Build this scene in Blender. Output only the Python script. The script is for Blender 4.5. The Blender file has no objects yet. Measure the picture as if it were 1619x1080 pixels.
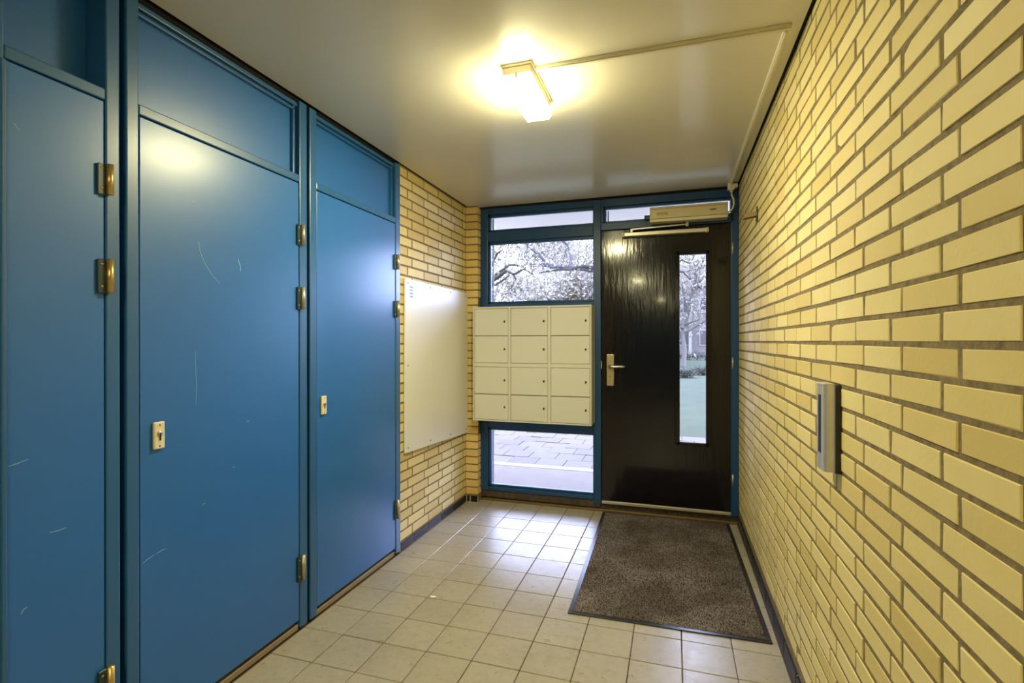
import bpy, bmesh, math, random
from mathutils import Vector, Matrix
random.seed(7)
D = bpy.data
SC = bpy.context.scene
COL = SC.collection

# ------------------------------------------------------------------ camera
F_PX, YAW, PITCH, ROLL, CAM_H = 806.27, 0.3071, 0.0011, -0.0008, 1.303
cam_d = D.cameras.new('camera'); cam = D.objects.new('camera', cam_d); COL.objects.link(cam)
cam_d.sensor_fit = 'HORIZONTAL'; cam_d.sensor_width = 36.0; cam_d.lens = F_PX / 1619 * 36
cam_d.clip_start = 0.02; cam_d.clip_end = 400
cam.matrix_world = (Matrix.Translation((0, 0, CAM_H)) @ Matrix.Rotation(YAW, 4, 'Z')
                    @ Matrix.Rotation(math.pi / 2 - PITCH, 4, 'X') @ Matrix.Rotation(ROLL, 4, 'Z'))
SC.camera = cam
# ------------------------------------------------------------------ sky, exposure
W = D.worlds.new('overcast_sky'); SC.world = W; W.use_nodes = True
bg = W.node_tree.nodes['Background']
bg.inputs[0].default_value = (0.55, 0.62, 1.0, 1); bg.inputs[1].default_value = 14.0
LAMP_COLOR = (1.0, 0.90, 0.49); LAMP_STRENGTH = 160.0
SC.view_settings.view_transform = 'Standard'; SC.view_settings.look = 'None'
SC.view_settings.gamma = 1.0; SC.view_settings.exposure = 0.7
SC.view_settings.use_curve_mapping = False

# ------------------------------------------------------------------ room measures (metres)
XR, XL, ZC = 0.437, -1.61, 2.393          # right wall face, left wall face, ceiling
YF = 3.90                                  # front of the window and door frames
YP = 3.835                                 # front of the brick pier
YREAR = -6.6
XC = -1.60                                 # front of the cupboard frames

# ------------------------------------------------------------------ materials
def s2l(c):
    return tuple(((v / 255) / 12.92 if v / 255 <= .04045 else ((v / 255 + .055) / 1.055) ** 2.4) for v in c)

class N:
    """small node helper around one material"""
    def __init__(s, name, color, rough=.5, metal=0., spec=.5, coat=0., coat_rough=.1):
        s.m = D.materials.new(name); s.m.use_nodes = True
        s.t = s.m.node_tree; s.b = s.t.nodes['Principled BSDF']
        s.b.inputs['Base Color'].default_value = (*color, 1); s.b.inputs['Roughness'].default_value = rough
        s.b.inputs['Metallic'].default_value = metal; s.b.inputs['Specular IOR Level'].default_value = spec
        s.b.inputs['Coat Weight'].default_value = coat; s.b.inputs['Coat Roughness'].default_value = coat_rough
    def n(s, typ, **kw):
        x = s.t.nodes.new(typ)
        for k, v in kw.items():
            if k in x.inputs.keys(): x.inputs[k].default_value = v
            else: setattr(x, k, v)
        return x
    def l(s, a, b): s.t.links.new(a, b)
    def coord(s, scale=(1, 1, 1), which='Object', world=False):
        mp = s.n('ShaderNodeMapping'); mp.inputs['Scale'].default_value = scale
        if world: g = s.n('ShaderNodeNewGeometry'); s.l(g.outputs['Position'], mp.inputs['Vector'])
        else: g = s.n('ShaderNodeTexCoord'); s.l(g.outputs[which], mp.inputs['Vector'])
        return mp.outputs['Vector']
    def noise(s, scale, detail=3, sc=(1, 1, 1), rough=.55):
        x = s.n('ShaderNodeTexNoise', Scale=scale, Detail=detail, Roughness=rough)
        s.l(s.coord(sc, world=True), x.inputs['Vector']); return x.outputs['Fac']
    def ramp(s, fac, stops):
        r = s.n('ShaderNodeValToRGB'); e = r.color_ramp.elements
        while len(e) < len(stops): e.new(.5)
        for q, (p, c) in zip(e, stops): q.position = p; q.color = (*c, 1) if len(c) == 3 else c
        s.l(fac, r.inputs['Fac']); return r.outputs['Color']
    def mix(s, fac, a, b, mode='MIX'):
        x = s.n('ShaderNodeMix', data_type='RGBA', blend_type=mode)
        for i, v in ((0, fac), (6, a), (7, b)):
            if hasattr(v, 'is_linked'): s.l(v, x.inputs[i])
            else: x.inputs[i].default_value = v if i == 0 else (*v, 1)
        return x.outputs[2]
    def math(s, op, a, b=None):
        x = s.n('ShaderNodeMath', operation=op)
        for i, v in ((0, a), (1, b)):
            if v is None: continue
            if hasattr(v, 'is_linked'): s.l(v, x.inputs[i])
            else: x.inputs[i].default_value = v
        return x.outputs[0]
    def base(s, c): s.l(c, s.b.inputs['Base Color']); return s
    def rough(s, c): s.l(c, s.b.inputs['Roughness']); return s
    def bump(s, h, strength=.2, dist=.002):
        b = s.n('ShaderNodeBump', Strength=strength, Distance=dist)
        s.l(h, b.inputs['Height']); s.l(b.outputs['Normal'], s.b.inputs['Normal']); return s

def rnd(nn):
    """a random value per object and per mesh island"""
    o = nn.n('ShaderNodeObjectInfo'); g = nn.n('ShaderNodeNewGeometry')
    return nn.math('FRACT', nn.math('ADD', o.outputs['Random'], g.outputs['Random Per Island']))

M = {}
# yellow brick
n = N('yellow_brick', (.6, .5, .22), .62, spec=.35); r = rnd(n)
c = n.ramp(r, [(0, s2l((210, 190, 122))), (.35, s2l((226, 209, 146))), (.7, s2l((233, 218, 158))), (1, s2l((216, 194, 126)))])
c = n.mix(n.math('MULTIPLY', n.noise(14, 5, (1, 1, 1)), .30), c, s2l((196, 172, 106)))
g = n.n('ShaderNodeNewGeometry'); dv = n.n('ShaderNodeVectorMath', operation='DISTANCE'); dv.inputs[1].default_value = (.437, 3.18, .20)
n.l(g.outputs['Position'], dv.inputs[0])
st = n.ramp(dv.outputs['Value'], [(0, (.55,) * 3), (.3, (0,) * 3)])
st = n.math('MULTIPLY', st, n.ramp(n.noise(9, 3), [(.4, (0,) * 3), (.62, (1,) * 3)]))
c = n.mix(st, c, s2l((120, 108, 84)))
n.base(c).bump(n.noise(90, 4), .25, .002); M['brick'] = n.m
n = N('ochre_brick', (.6, .4, .15), .62, spec=.35); r = rnd(n)
c = n.ramp(r, [(0, s2l((214, 186, 118))), (.5, s2l((226, 200, 132))), (1, s2l((206, 174, 104)))])
n.base(c).bump(n.noise(90, 4), .25, .002); M['brick_ochre'] = n.m
n = N('mortar', s2l((132, 118, 92)), .9, spec=.2)
n.base(n.ramp(n.noise(60, 5), [(.3, s2l((110, 97, 74))), (.7, s2l((148, 133, 104)))])).bump(n.noise(160, 4), .5, .003); M['mortar'] = n.m
# far brickwork behind the camera, never in view
n = N('far_brickwork', (.6, .5, .25), .7)
bt = n.n('ShaderNodeTexBrick', Scale=1.0); bt.inputs['Color1'].default_value = (*s2l((214, 195, 128)), 1)
bt.inputs['Color2'].default_value = (*s2l((224, 206, 140)), 1); bt.inputs['Mortar'].default_value = (*s2l((132, 118, 92)), 1)
bt.inputs['Mortar Size'].default_value = .006; bt.inputs['Brick Width'].default_value = .2167; bt.inputs['Row Height'].default_value = .0594
cx = n.n('ShaderNodeSeparateXYZ'); cy = n.n('ShaderNodeCombineXYZ'); g = n.n('ShaderNodeNewGeometry')
n.l(g.outputs['Position'], cx.inputs[0]); n.l(n.math('ADD', cx.outputs[0], cx.outputs[1]), cy.inputs[0]); n.l(cx.outputs[2], cy.inputs[1])
n.l(cy.outputs[0], bt.inputs['Vector']); n.base(bt.outputs['Color']); M['far_brick'] = n.m
# paints
BLUE = (.012, .135, .47)
def paint(name, col, rough, bumpy=.04, var=.1, coat=.5):
    n = N(name, col, rough, spec=.5, coat=coat, coat_rough=.26)
    c2 = tuple(v * .78 for v in col)
    n.base(n.mix(n.math('MULTIPLY', n.noise(3.5, 4), var * 4), col, c2))
    n.bump(n.noise(70, 2), bumpy, .001)
    return n.m
M['blue'] = paint('blue_satin_paint', BLUE, .44, .05)
M['blue_frame'] = paint('blue_frame_paint', (.013, .105, .30), .42, .05)
M['blue_win'] = paint('petrol_blue_gloss_paint', (.005, .058, .19), .40, .03, .1, .12)
M['scratch'] = N('bare_scratch', s2l((140, 176, 202)), .6).m
n = N('ceiling_paint', s2l((222, 214, 196)), .34, spec=.5, coat=.5, coat_rough=.13)
n.base(n.mix(n.noise(1.3, 3), s2l((222, 216, 199)), s2l((214, 208, 190)))).bump(n.noise(5, 2), .03, .004); M['ceiling'] = n.m
M['dark_gap'] = N('dark_shadow_joint', s2l((26, 22, 20)), .8, spec=.2).m  # near-black fill standing in for the shade inside open gaps
# floor
n = N('floor_tile', (.3, .27, .22), .36, spec=.6, coat=.25, coat_rough=.3); r = rnd(n)
c = n.ramp(r, [(0, s2l((160, 155, 144))), (.5, s2l((168, 163, 152))), (1, s2l((155, 149, 138)))])
c = n.mix(n.ramp(n.noise(26, 6, (1, 1, 1), .7), [(.45, (0,) * 3), (.72, (.7,) * 3)]), c, s2l((142, 130, 112)))
c = n.mix(n.ramp(n.noise(3, 3), [(.4, (0,) * 3), (.8, (.5,) * 3)]), c, s2l((184, 177, 163)))
n.base(c).rough(n.ramp(n.noise(22, 5), [(.3, (.26,) * 3), (.75, (.44,) * 3)])).bump(n.noise(55, 5), .22, .002); M['tile'] = n.m
n = N('tile_grout', s2l((92, 80, 66)), .85, spec=.2); n.bump(n.noise(150, 3), .4, .002); M['grout'] = n.m
M['skirt'] = N('black_skirting_tile', s2l((30, 26, 28)), .45, spec=.3).m
n = N('cement', s2l((190, 184, 172)), .7); n.bump(n.noise(90, 3), .3, .002); M['cement'] = n.m
n = N('dark_stone', s2l((66, 54, 46)), .45); n.base(n.ramp(n.noise(30, 5), [(.3, s2l((52, 42, 36))), (.75, s2l((96, 80, 68)))])); M['stone'] = n.m
M['sill'] = N('tan_floor_sill', s2l((138, 122, 98)), .6).m
M['bronze'] = N('bronze_strip', s2l((128, 108, 74)), .45, metal=.6).m
# door
n = N('dark_varnished_door', (.006, .006, .007), .13, spec=.40, coat=.15, coat_rough=.06)
n.base(n.ramp(n.noise(9, 5, (6, 1, .5)), [(.3, (.003, .004, .009)), (.75, (.009, .006, .010))]))
h = n.math('ADD', n.noise(5, 3, (6.0, 1, .9)), n.math('MULTIPLY', n.noise(5, 3, (26.0, 1, 1.5)), .22))
n.bump(h, .20, .006); M['door'] = n.m
M['alu'] = N('aluminium_strip', s2l((206, 200, 184)), .35, metal=.55).m
M['steel'] = N('brushed_steel', s2l((200, 196, 186)), .30, metal=.85).m
M['brass'] = N('worn_brass', s2l((205, 176, 112)), .32, metal=.8).m
M['nickel'] = N('dull_nickel', s2l((190, 180, 150)), .34, metal=.75).m
M['plate_dark'] = N('hinge_leaf_with_shade', s2l((32, 52, 60)), .4).m  # leaf darkened: shade beside the knuckle put into its colour; bracket shares it
M['keyhole'] = N('keyhole_dark', s2l((30, 26, 20)), .6).m
M['lockplate'] = N('ivory_lock_plate', s2l((222, 216, 188)), .4).m
n = N('cream_enamel', s2l((218, 218, 212)), .35, spec=.4); n.bump(n.noise(120, 2), .03, .001); M['cream'] = n.m
M['cream_dark'] = N('cream_seam', s2l((120, 112, 82)), .6).m
n = N('white_board', s2l((230, 230, 228)), .36, spec=.45); n.bump(n.noise(4, 2), .03, .003); M['board'] = n.m
M['screw'] = N('screw_head', s2l((120, 112, 96)), .4, metal=.6).m
M['tag_blue'] = N('faded_blue_print', s2l((150, 165, 205)), .6).m
M['pvc'] = N('ivory_plastic', s2l((226, 218, 190)), .42).m
M['pvc_shadow'] = N('ivory_plastic_shaded', s2l((210, 202, 178)), .45).m  # darker copy of the ivory plastic, shade put into its colour
M['opener'] = N('champagne_cover', s2l((214, 200, 158)), .36, metal=.15).m
M['opener_trim'] = N('champagne_seam', s2l((128, 112, 72)), .5).m
M['ink'] = N('black_print', s2l((24, 20, 18)), .6).m
M['ink_red'] = N('faded_red_print', s2l((206, 150, 120)), .6).m
M['ink_grey'] = N('grey_print', s2l((150, 138, 108)), .6).m
n = N('rubber', s2l((26, 26, 30)), .28, spec=.5); M['rubber'] = n.m
n = N('carpet_pile', (.1, .1, .1), .95, spec=.1); r = rnd(n)
c = n.ramp(r, [(0, s2l((44, 40, 40))), (.45, s2l((86, 80, 82))), (.8, s2l((130, 122, 126))), (1, s2l((164, 156, 160)))])
c = n.mix(n.ramp(n.noise(3.2, 3), [(.40, (.55,) * 3), (.62, (0,) * 3)]), c, s2l((58, 46, 36))); n.base(c); M['pile'] = n.m
M['wallbar'] = N('satin_silver', s2l((205, 203, 205)), .33, metal=.55).m
M['blackplastic'] = N('black_plastic', s2l((30, 24, 22)), .4).m
M['slot'] = N('blue_black_slot', s2l((34, 40, 62)), .3).m
M['stop'] = N('brown_painted_steel', s2l((150, 130, 88)), .5).m
M['stop_dark'] = N('dark_bracket', s2l((58, 44, 30)), .6).m
M['paper'] = N('white_paper', s2l((245, 242, 232)), .8).m
# glass: clear pane with mirror reflection by angle
m = D.materials.new('clear_glass'); m.use_nodes = True; t = m.node_tree; t.nodes.clear()
o = t.nodes.new('ShaderNodeOutputMaterial'); mx = t.nodes.new('ShaderNodeMixShader'); tr = t.nodes.new('ShaderNodeBsdfTransparent')
gl = t.nodes.new('ShaderNodeBsdfGlossy'); fr = t.nodes.new('ShaderNodeFresnel'); fr.inputs[0].default_value = 1.45
tr.inputs[0].default_value = (.96, .97, .98, 1); gl.inputs['Roughness'].default_value = .01
t.links.new(fr.outputs[0], mx.inputs[0]); t.links.new(tr.outputs[0], mx.inputs[1]); t.links.new(gl.outputs[0], mx.inputs[2]); t.links.new(mx.outputs[0], o.inputs[0])
M['glass'] = m
# lamp diffuser
m = D.materials.new('lit_diffuser'); m.use_nodes = True; t = m.node_tree; b = t.nodes['Principled BSDF']
b.inputs['Base Color'].default_value = (.9, .9, .85, 1); b.inputs['Emission Color'].default_value = (*LAMP_COLOR, 1); b.inputs['Emission Strength'].default_value = LAMP_STRENGTH
M['lit'] = m
m = m.copy(); m.name = 'lit_diffuser_side'; m.node_tree.nodes['Principled BSDF'].inputs['Emission Strength'].default_value = LAMP_STRENGTH * .27; M['lit_side'] = m
# outdoors
n = N('concrete', (.095, .086, .072), 1.0, spec=.1); n.base(n.ramp(n.noise(6, 5), [(.3, (.108, .094, .080)), (.75, (.124, .109, .092))])); M['concrete'] = n.m
M['kerb'] = N('pale_kerb', (.135, .122, .10), .8).m
n = N('paving_slab', (.075, .07, .065), 1.0, spec=.1); r = rnd(n)
c = n.ramp(r, [(0, (.093, .083, .071)), (.5, (.112, .100, .085)), (1, (.102, .091, .078))]); n.base(n.mix(n.math('MULTIPLY', n.noise(12, 4), .3), c, (.070, .066, .057))); M['slab'] = n.m
M['joint'] = N('paving_joint', (.050, .046, .042), .9).m
n = N('lawn_grass', (.02, .028, .016), 1.0, spec=.0); n.base(n.ramp(n.noise(1.5, 6), [(.3, (.045, .053, .037)), (.7, (.055, .064, .045))])); M['lawn'] = n.m
M['canopy'] = N('white_canopy', s2l((206, 202, 190)), .7).m
M['bark'] = N('dark_bark', (.013, .012, .010), .9).m
M['bark_far'] = N('grey_bark', (.07, .064, .05), .9).m
def leafmat(name, a, b_, c_):
    n = N(name, a, .8, spec=.2); n.base(n.ramp(rnd(n), [(0, a), (.5, b_), (1, c_)]))
    tl = n.n('ShaderNodeBsdfTranslucent'); n.l(n.b.inputs['Base Color'].links[0].from_socket, tl.inputs[0])
    mx = n.n('ShaderNodeMixShader'); mx.inputs[0].default_value = .45
    out = n.t.nodes['Material Output']; n.l(n.b.outputs[0], mx.inputs[1]); n.l(tl.outputs[0], mx.inputs[2]); n.l(mx.outputs[0], out.inputs[0])
    return n.m
M['leaf'] = leafmat('pale_autumn_leaves', (.14, .13, .105), (.25, .225, .165), (.19, .175, .145))
M['leaf_dark'] = leafmat('shrub_leaves', (.030, .030, .024), (.055, .058, .040), (.022, .023, .020))
M['render_pale'] = N('pale_render', (.085, .078, .066), .8).m
M['white_trim'] = N('white_trim', (.16, .148, .125), .7).m
M['far_glass'] = N('far_window_glass', (.03, .032, .04), .15).m
M['far_roof'] = N('far_roof', (.07, .062, .065), .8).m

# ------------------------------------------------------------------ builders
WL = {}                                     # world location of each object
def put(ob, parent, loc, kind=None, label=None, cat=None, group=None):
    COL.objects.link(ob); loc = Vector(loc); WL[ob.name] = loc
    if parent: ob.parent = parent; ob.location = loc - WL[parent.name]
    else: ob.location = loc
    for k, v in (('kind', kind), ('label', label), ('category', cat), ('group', group)):
        if v: ob[k] = v
    return ob
def thing(name, loc, label=None, cat=None, group=None, kind=None):
    return put(D.objects.new(name, None), None, loc, kind, label, cat, group)
def from_bm(name, bm, mat, parent=None, smooth=False, **kw):
    bmesh.ops.recalc_face_normals(bm, faces=bm.faces)
    xs = [v.co for v in bm.verts]
    c = Vector([(min(v[i] for v in xs) + max(v[i] for v in xs)) / 2 for i in range(3)])
    for v in bm.verts: v.co -= c
    me = D.meshes.new(name); bm.to_mesh(me); bm.free(); me.materials.append(M[mat])
    if smooth:
        for p in me.polygons: p.use_smooth = True
    return put(D.objects.new(name, me), parent, c, **kw)
def add_box(bm, x0, x1, y0, y1, z0, z1, bev=0, seg=1):
    vs = [bm.verts.new((x, y, z)) for x in (x0, x1) for y in (y0, y1) for z in (z0, z1)]
    fs = [bm.faces.new([vs[i] for i in q]) for q in ((0, 1, 3, 2), (4, 6, 7, 5), (0, 4, 5, 1), (2, 3, 7, 6), (0, 2, 6, 4), (1, 5, 7, 3))]
    if bev: bmesh.ops.bevel(bm, geom=list({e for f in fs for e in f.edges}), offset=bev, segments=seg, affect='EDGES', profile=.5)
def box(name, x0, x1, y0, y1, z0, z1, mat, parent=None, bev=.0015, seg=1, **kw):
    bm = bmesh.new(); add_box(bm, x0, x1, y0, y1, z0, z1, bev, seg); return from_bm(name, bm, mat, parent, **kw)
def add_tube(bm, pts, rad, sides=10, caps=True):
    pts = [Vector(p) for p in pts]; rings = []
    rads = rad if isinstance(rad, (list, tuple)) else [rad] * len(pts)
    up = Vector((0, 0, 1)); prev = None
    for i, p in enumerate(pts):
        d = (pts[min(i + 1, len(pts) - 1)] - pts[max(i - 1, 0)]).normalized()
        a = d.cross(up) if prev is None else prev - d * prev.dot(d)
        if a.length < 1e-4: a = d.cross(Vector((1, 0, 0)))
        a.normalize(); prev = a; b = d.cross(a)
        rings.append([bm.verts.new(p + (a * math.cos(k * math.tau / sides) + b * math.sin(k * math.tau / sides)) * rads[i]) for k in range(sides)])
    for q, w in zip(rings, rings[1:]):
        for k in range(sides): bm.faces.new((q[k], q[(k + 1) % sides], w[(k + 1) % sides], w[k]))
    if caps: bm.faces.new(rings[0]); bm.faces.new(rings[-1])
def tube(name, pts, rad, mat, parent=None, sides=10, smooth=True, **kw):
    bm = bmesh.new(); add_tube(bm, pts, rad, sides); return from_bm(name, bm, mat, parent, smooth, **kw)
def quad_prism(bm, outline, axis, a0, a1, bev=0):
    """outline of (p, q) pairs extruded along axis from a0 to a1"""
    def mk(p, q, a): return {'x': (a, p, q), 'y': (p, a, q), 'z': (p, q, a)}[axis]
    A = [bm.verts.new(mk(p, q, a0)) for p, q in outline]; B = [bm.verts.new(mk(p, q, a1)) for p, q in outline]
    bm.faces.new(A); bm.faces.new(B[::-1]); k = len(A)
    for i in range(k): bm.faces.new((A[i], A[(i + 1) % k], B[(i + 1) % k], B[i]))
    if bev: bmesh.ops.bevel(bm, geom=list(bm.edges), offset=bev, segments=1, affect='EDGES')
def shared(name, me, loc, parent): return put(D.objects.new(name, me), parent, loc)
def px(p):
    """image position of a world point (only used to rank the bricks by size)"""
    v = Vector(p) - Vector((0, 0, CAM_H)); z = -v.x * math.sin(YAW) + v.y * math.cos(YAW); x = v.x * math.cos(YAW) + v.y * math.sin(YAW)
    return (809.5 + F_PX * x / z, 540 - F_PX * v.z / z) if z > .05 else None

# ------------------------------------------------------------------ the room shell
floor = box('floor', -1.9, .70, YREAR - .2, 3.95, -.16, -.004, 'grout', bev=0, kind='structure')
box('ceiling', XL + .014, XR - .014, YREAR, YF + .06, ZC, ZC + .06, 'ceiling', bev=0, kind='structure')
box('roof_slab', -1.95, .70, YREAR - .2, 4.12, ZC + .06, ZC + .30, 'concrete', bev=0, kind='structure')
box('gap_shade_1', XL - .01, XL + .014, 2.778, YP, ZC + .003, ZC + .03, 'dark_gap', bev=0, kind='structure')  # dark strip painted as the shade in the left ceiling gap
box('gap_shade_2', XR - .014, XR + .004, YREAR, YF + .06, ZC + .004, ZC + .03, 'dark_gap', bev=0, kind='structure')  # dark strip painted as the shade in the right ceiling gap
MR = .0018                                   # how deep the mortar lies behind the brick faces
wr = box('wall_right', XR + MR, XR + .26, YREAR - .2, 4.12, -.16, ZC + .06, 'mortar', bev=0, kind='structure')
wl = box('wall_left', XL - .26, XL - MR, 2.780, 4.12, -.16, ZC + .06, 'mortar', bev=0, kind='structure')
box('wall_left_recess', XL - .26, XL - .10, .0, 2.780, -.16, ZC + .06, 'mortar', bev=0, kind='structure')
box('wall_left_rear', XL - .26, XL, YREAR - .2, .0, -.16, ZC + .06, 'far_brick', bev=0, kind='structure')
box('wall_rear', XL, XR + MR, YREAR - .2, YREAR, -.004, ZC + .06, 'blue_frame', bev=0, kind='structure')
wb = box('wall_back', XL - MR, -1.512, YP + MR, 4.12, -.16, ZC + .06, 'mortar', bev=0, kind='structure')

def brick_mesh(name, L, Hh, depth, axis, side, mat, jit=.0):
    """brick with chamfered face; 'axis' is the wall normal, 'side' the way it faces"""
    bm = bmesh.new(); ch = .0014
    def P(a, b, d):
        a += random.uniform(-jit, jit); b += random.uniform(-jit, jit)
        return (side * -d, a, b) if axis == 'x' else (a, side * -d, b)
    l, h = L / 2, Hh / 2
    f0 = [bm.verts.new(P(a * (l - ch), b * (h - ch), 0)) for a, b in ((-1, -1), (1, -1), (1, 1), (-1, 1))]
    f1 = [bm.verts.new(P(a * l, b * h, ch)) for a, b in ((-1, -1), (1, -1), (1, 1), (-1, 1))]
    f2 = [bm.verts.new(Vector(v.co) + Vector((side * -(depth - ch), 0, 0) if axis == 'x' else (0, side * -(depth - ch), 0))) for v in f1]
    bm.faces.new(f0)
    for a, b in ((f0, f1), (f1, f2)):
        for i in range(4): bm.faces.new((a[i], a[(i + 1) % 4], b[(i + 1) % 4], b[i]))
    bmesh.ops.recalc_face_normals(bm, faces=bm.faces)
    # the open back lies inside the mortar: make sure the face points outwards
    bm.normal_update()
    nrm = bm.faces[:][0].normal
    want = Vector((side, 0, 0)) if axis == 'x' else Vector((0, side, 0))
    if nrm.dot(want) < 0: bmesh.ops.reverse_faces(bm, faces=bm.faces)
    me = D.meshes.new(name); bm.to_mesh(me); bm.free(); me.materials.append(M[mat]); return me

CP, BL = .059375, .216746                   # course and brick pitch of the right wall
JB, JH = .0115, .0125                       # bed and head joints
Z0 = 1.29604
variants = [brick_mesh('brick', BL - JH, CP - JB, .012, 'x', -1, 'brick', .0009) for _ in range(5)]
cells = []
for k in range(-22, 20):
    zc = Z0 - CP / 2 - k * CP
    if zc < .06 or zc > ZC + .02: continue
    y0 = .99718 if k % 2 == 0 else .83808
    for i in range(-6, 15):
        yc = y0 + BL * (i + .5)
        if yc + BL / 2 < .0: continue
        if yc - BL / 2 > YF + .02: continue
        q = [px((XR, yc + a * BL / 2, zc + b * CP / 2)) for a, b in ((-1, -1), (1, -1), (1, 1), (-1, 1))]
        area = 0
        if all(q):
            vis = [p for p in q if -60 < p[0] < 1619 and -40 < p[1] < 1120]
            if vis:
                cl = [(min(max(p[0], 0), 1619), min(max(p[1], 0), 1080)) for p in q]
                area = abs(sum(cl[a][0] * cl[(a + 1) % 4][1] - cl[(a + 1) % 4][0] * cl[a][1] for a in range(4))) / 2
        cells.append((area, yc, zc))
cells.sort(reverse=True)
for area, yc, zc in cells[:300]:
    b = shared('brick', random.choice(variants), (XR + random.uniform(-.0012, .0012), yc + random.uniform(-.0012, .0012), zc + random.uniform(-.0008, .0008)), wr)
    b.rotation_euler = (random.uniform(-.006, .006), random.uniform(-.02, .02), random.uniform(-.006, .006))
def joined_bricks(name, items, parent, var, mat):
    V, Fc = [], []
    for loc in items:
        me = random.choice(var); o = len(V)
        V += [(v.co.x + loc[0], v.co.y + loc[1], v.co.z + loc[2]) for v in me.vertices]
        Fc += [[o + i for i in p.vertices] for p in me.polygons]
    me = D.meshes.new(name); me.from_pydata(V, [], Fc); me.materials.append(M[mat])
    return put(D.objects.new(name, me), parent, (0, 0, 0), kind='stuff')
joined_bricks('brick_field', [(XR + random.uniform(-.001, .001), y, z) for a, y, z in cells[300:]], wr, variants, 'brick')

# left wall: visible stretch between the cupboards and the pier
CL_, LL = .0613, .2225
vl = {}
def left_brick(L, h=CL_ - JB):
    k = (round(L, 3), round(h, 3))
    if k not in vl: vl[k] = [brick_mesh('brick', L, h, .012, 'x', 1, 'brick', .0008) for _ in range(3)]
    return random.choice(vl[k])
zt = 2.328
for k in range(0, 39):
    z1 = zt + CL_ - k * CL_; z0_ = z1 - CL_
    zc, h = (z0_ + z1) / 2, CL_ - JB
    if z1 > ZC: zc, h = (z0_ + ZC) / 2, ZC - z0_ - JB / 2
    if z0_ < .058: continue
    off = 2.887 if k % 2 == 0 else 2.945
    for i in range(-1, 5):
        a, b = max(off + i * LL + JH / 2, 2.785), min(off + (i + 1) * LL - JH / 2, YP - .001)
        if b - a < .03: continue
        o = shared('brick', left_brick(b - a, h), (XL + random.uniform(-.001, .001), (a + b) / 2, zc), wl)
        o.rotation_euler = (random.uniform(-.005, .005), 0, random.uniform(-.004, .004))
# pier beside the window: header bricks
vp = [brick_mesh('brick', .104, CL_ - JB, .012, 'y', -1, 'brick_ochre', .0008) for _ in range(4)]
vps = [brick_mesh('brick', 4.0 - YP, CL_ - JB, .010, 'x', 1, 'brick_ochre', .0006) for _ in range(3)]
for k in range(0, 39):
    zc = zt + CL_ / 2 - k * CL_
    if zc < .075: continue
    shared('brick', random.choice(vp), (-1.558 + random.uniform(-.001, .001), YP + random.uniform(-.001, .001), zc), wb)
    if zc < .58 or zc > 1.65: shared('brick', random.choice(vps), (-1.506, (YP + 3.998) / 2 + .002, zc), wb)

# black skirting tiles along both walls and the pier
def skirting(name, x, face, ys, ztop):
    base = box(name, min(x, x + face * .02), max(x, x + face * .02), ys[0], ys[-1], 0, ztop - .004, 'cement', bev=0, kind='structure')
    for a, b in zip(ys, ys[1:]):
        box('skirting_tile', min(x - face * .0035, x + face * .01), max(x - face * .0035, x + face * .01), a + .004, b - .004, .004, ztop, 'skirt', base, bev=.0015)
    return base
ys = [.02 + .2153 * i for i in range(18)]; ys = [y + (2.331 - ys[11] + .0) for y in ys if y + (2.331 - ys[11]) < 3.9] + [3.92]
skirting('baseboard_right', XR - .004, 1, ys, .068)
skirting('baseboard_left', XL + .004, -1, [2.785, 2.951, 3.157, 3.360, 3.575, 3.79, YP - .004], .050)
bp = box('baseboard_pier', -1.606, -1.507, YP - .004, YP + .012, 0, .048, 'cement', bev=0, kind='structure')
box('skirting_tile', -1.598, -1.575, YP - .007, YP + .004, .004, .052, 'skirt', bp)
box('skirting_tile', -1.566, -1.508, YP - .007, YP + .004, .004, .052, 'skirt', bp)

# floor tiles, one by one
TS, TX, TY = .204764, -1.1965, 3.3631
tile_v = []
for _ in range(4):
    bm = bmesh.new(); h = TS / 2 - .002
    add_box(bm, -h, h, -h, h, -.012, 0, .0018); me = D.meshes.new('floor_tile'); bm.to_mesh(me); bm.free(); me.materials.append(M['tile']); tile_v.append(me)
for i in range(-3, 9):
    for j in range(-3, 14):
        x0, y1 = TX + i * TS, TY - j * TS; x1, y0 = x0 + TS, y1 - TS
        a, b, c, d = max(x0, XL + .0), min(x1, XR - .008), max(y0, .6), min(y1, 3.93)
        if b - a < .03 or d - c < .02: continue
        if b - a > TS - .001 and d - c > TS - .001:
            o = shared('floor_tile', random.choice(tile_v), ((a + b) / 2, (c + d) / 2, random.uniform(-.0006, .0002)), floor)
            o.rotation_euler = (random.uniform(-.0025, .0025), random.uniform(-.0025, .0025), 0)
        else: box('floor_tile', a + .002, b - .002, c + .002, d - .002, -.012, 0, 'tile', floor, bev=.0015)
box('floor_rear', XL, XR, YREAR, .6, -.01, -.0005, 'tile', floor, bev=0)

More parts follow.
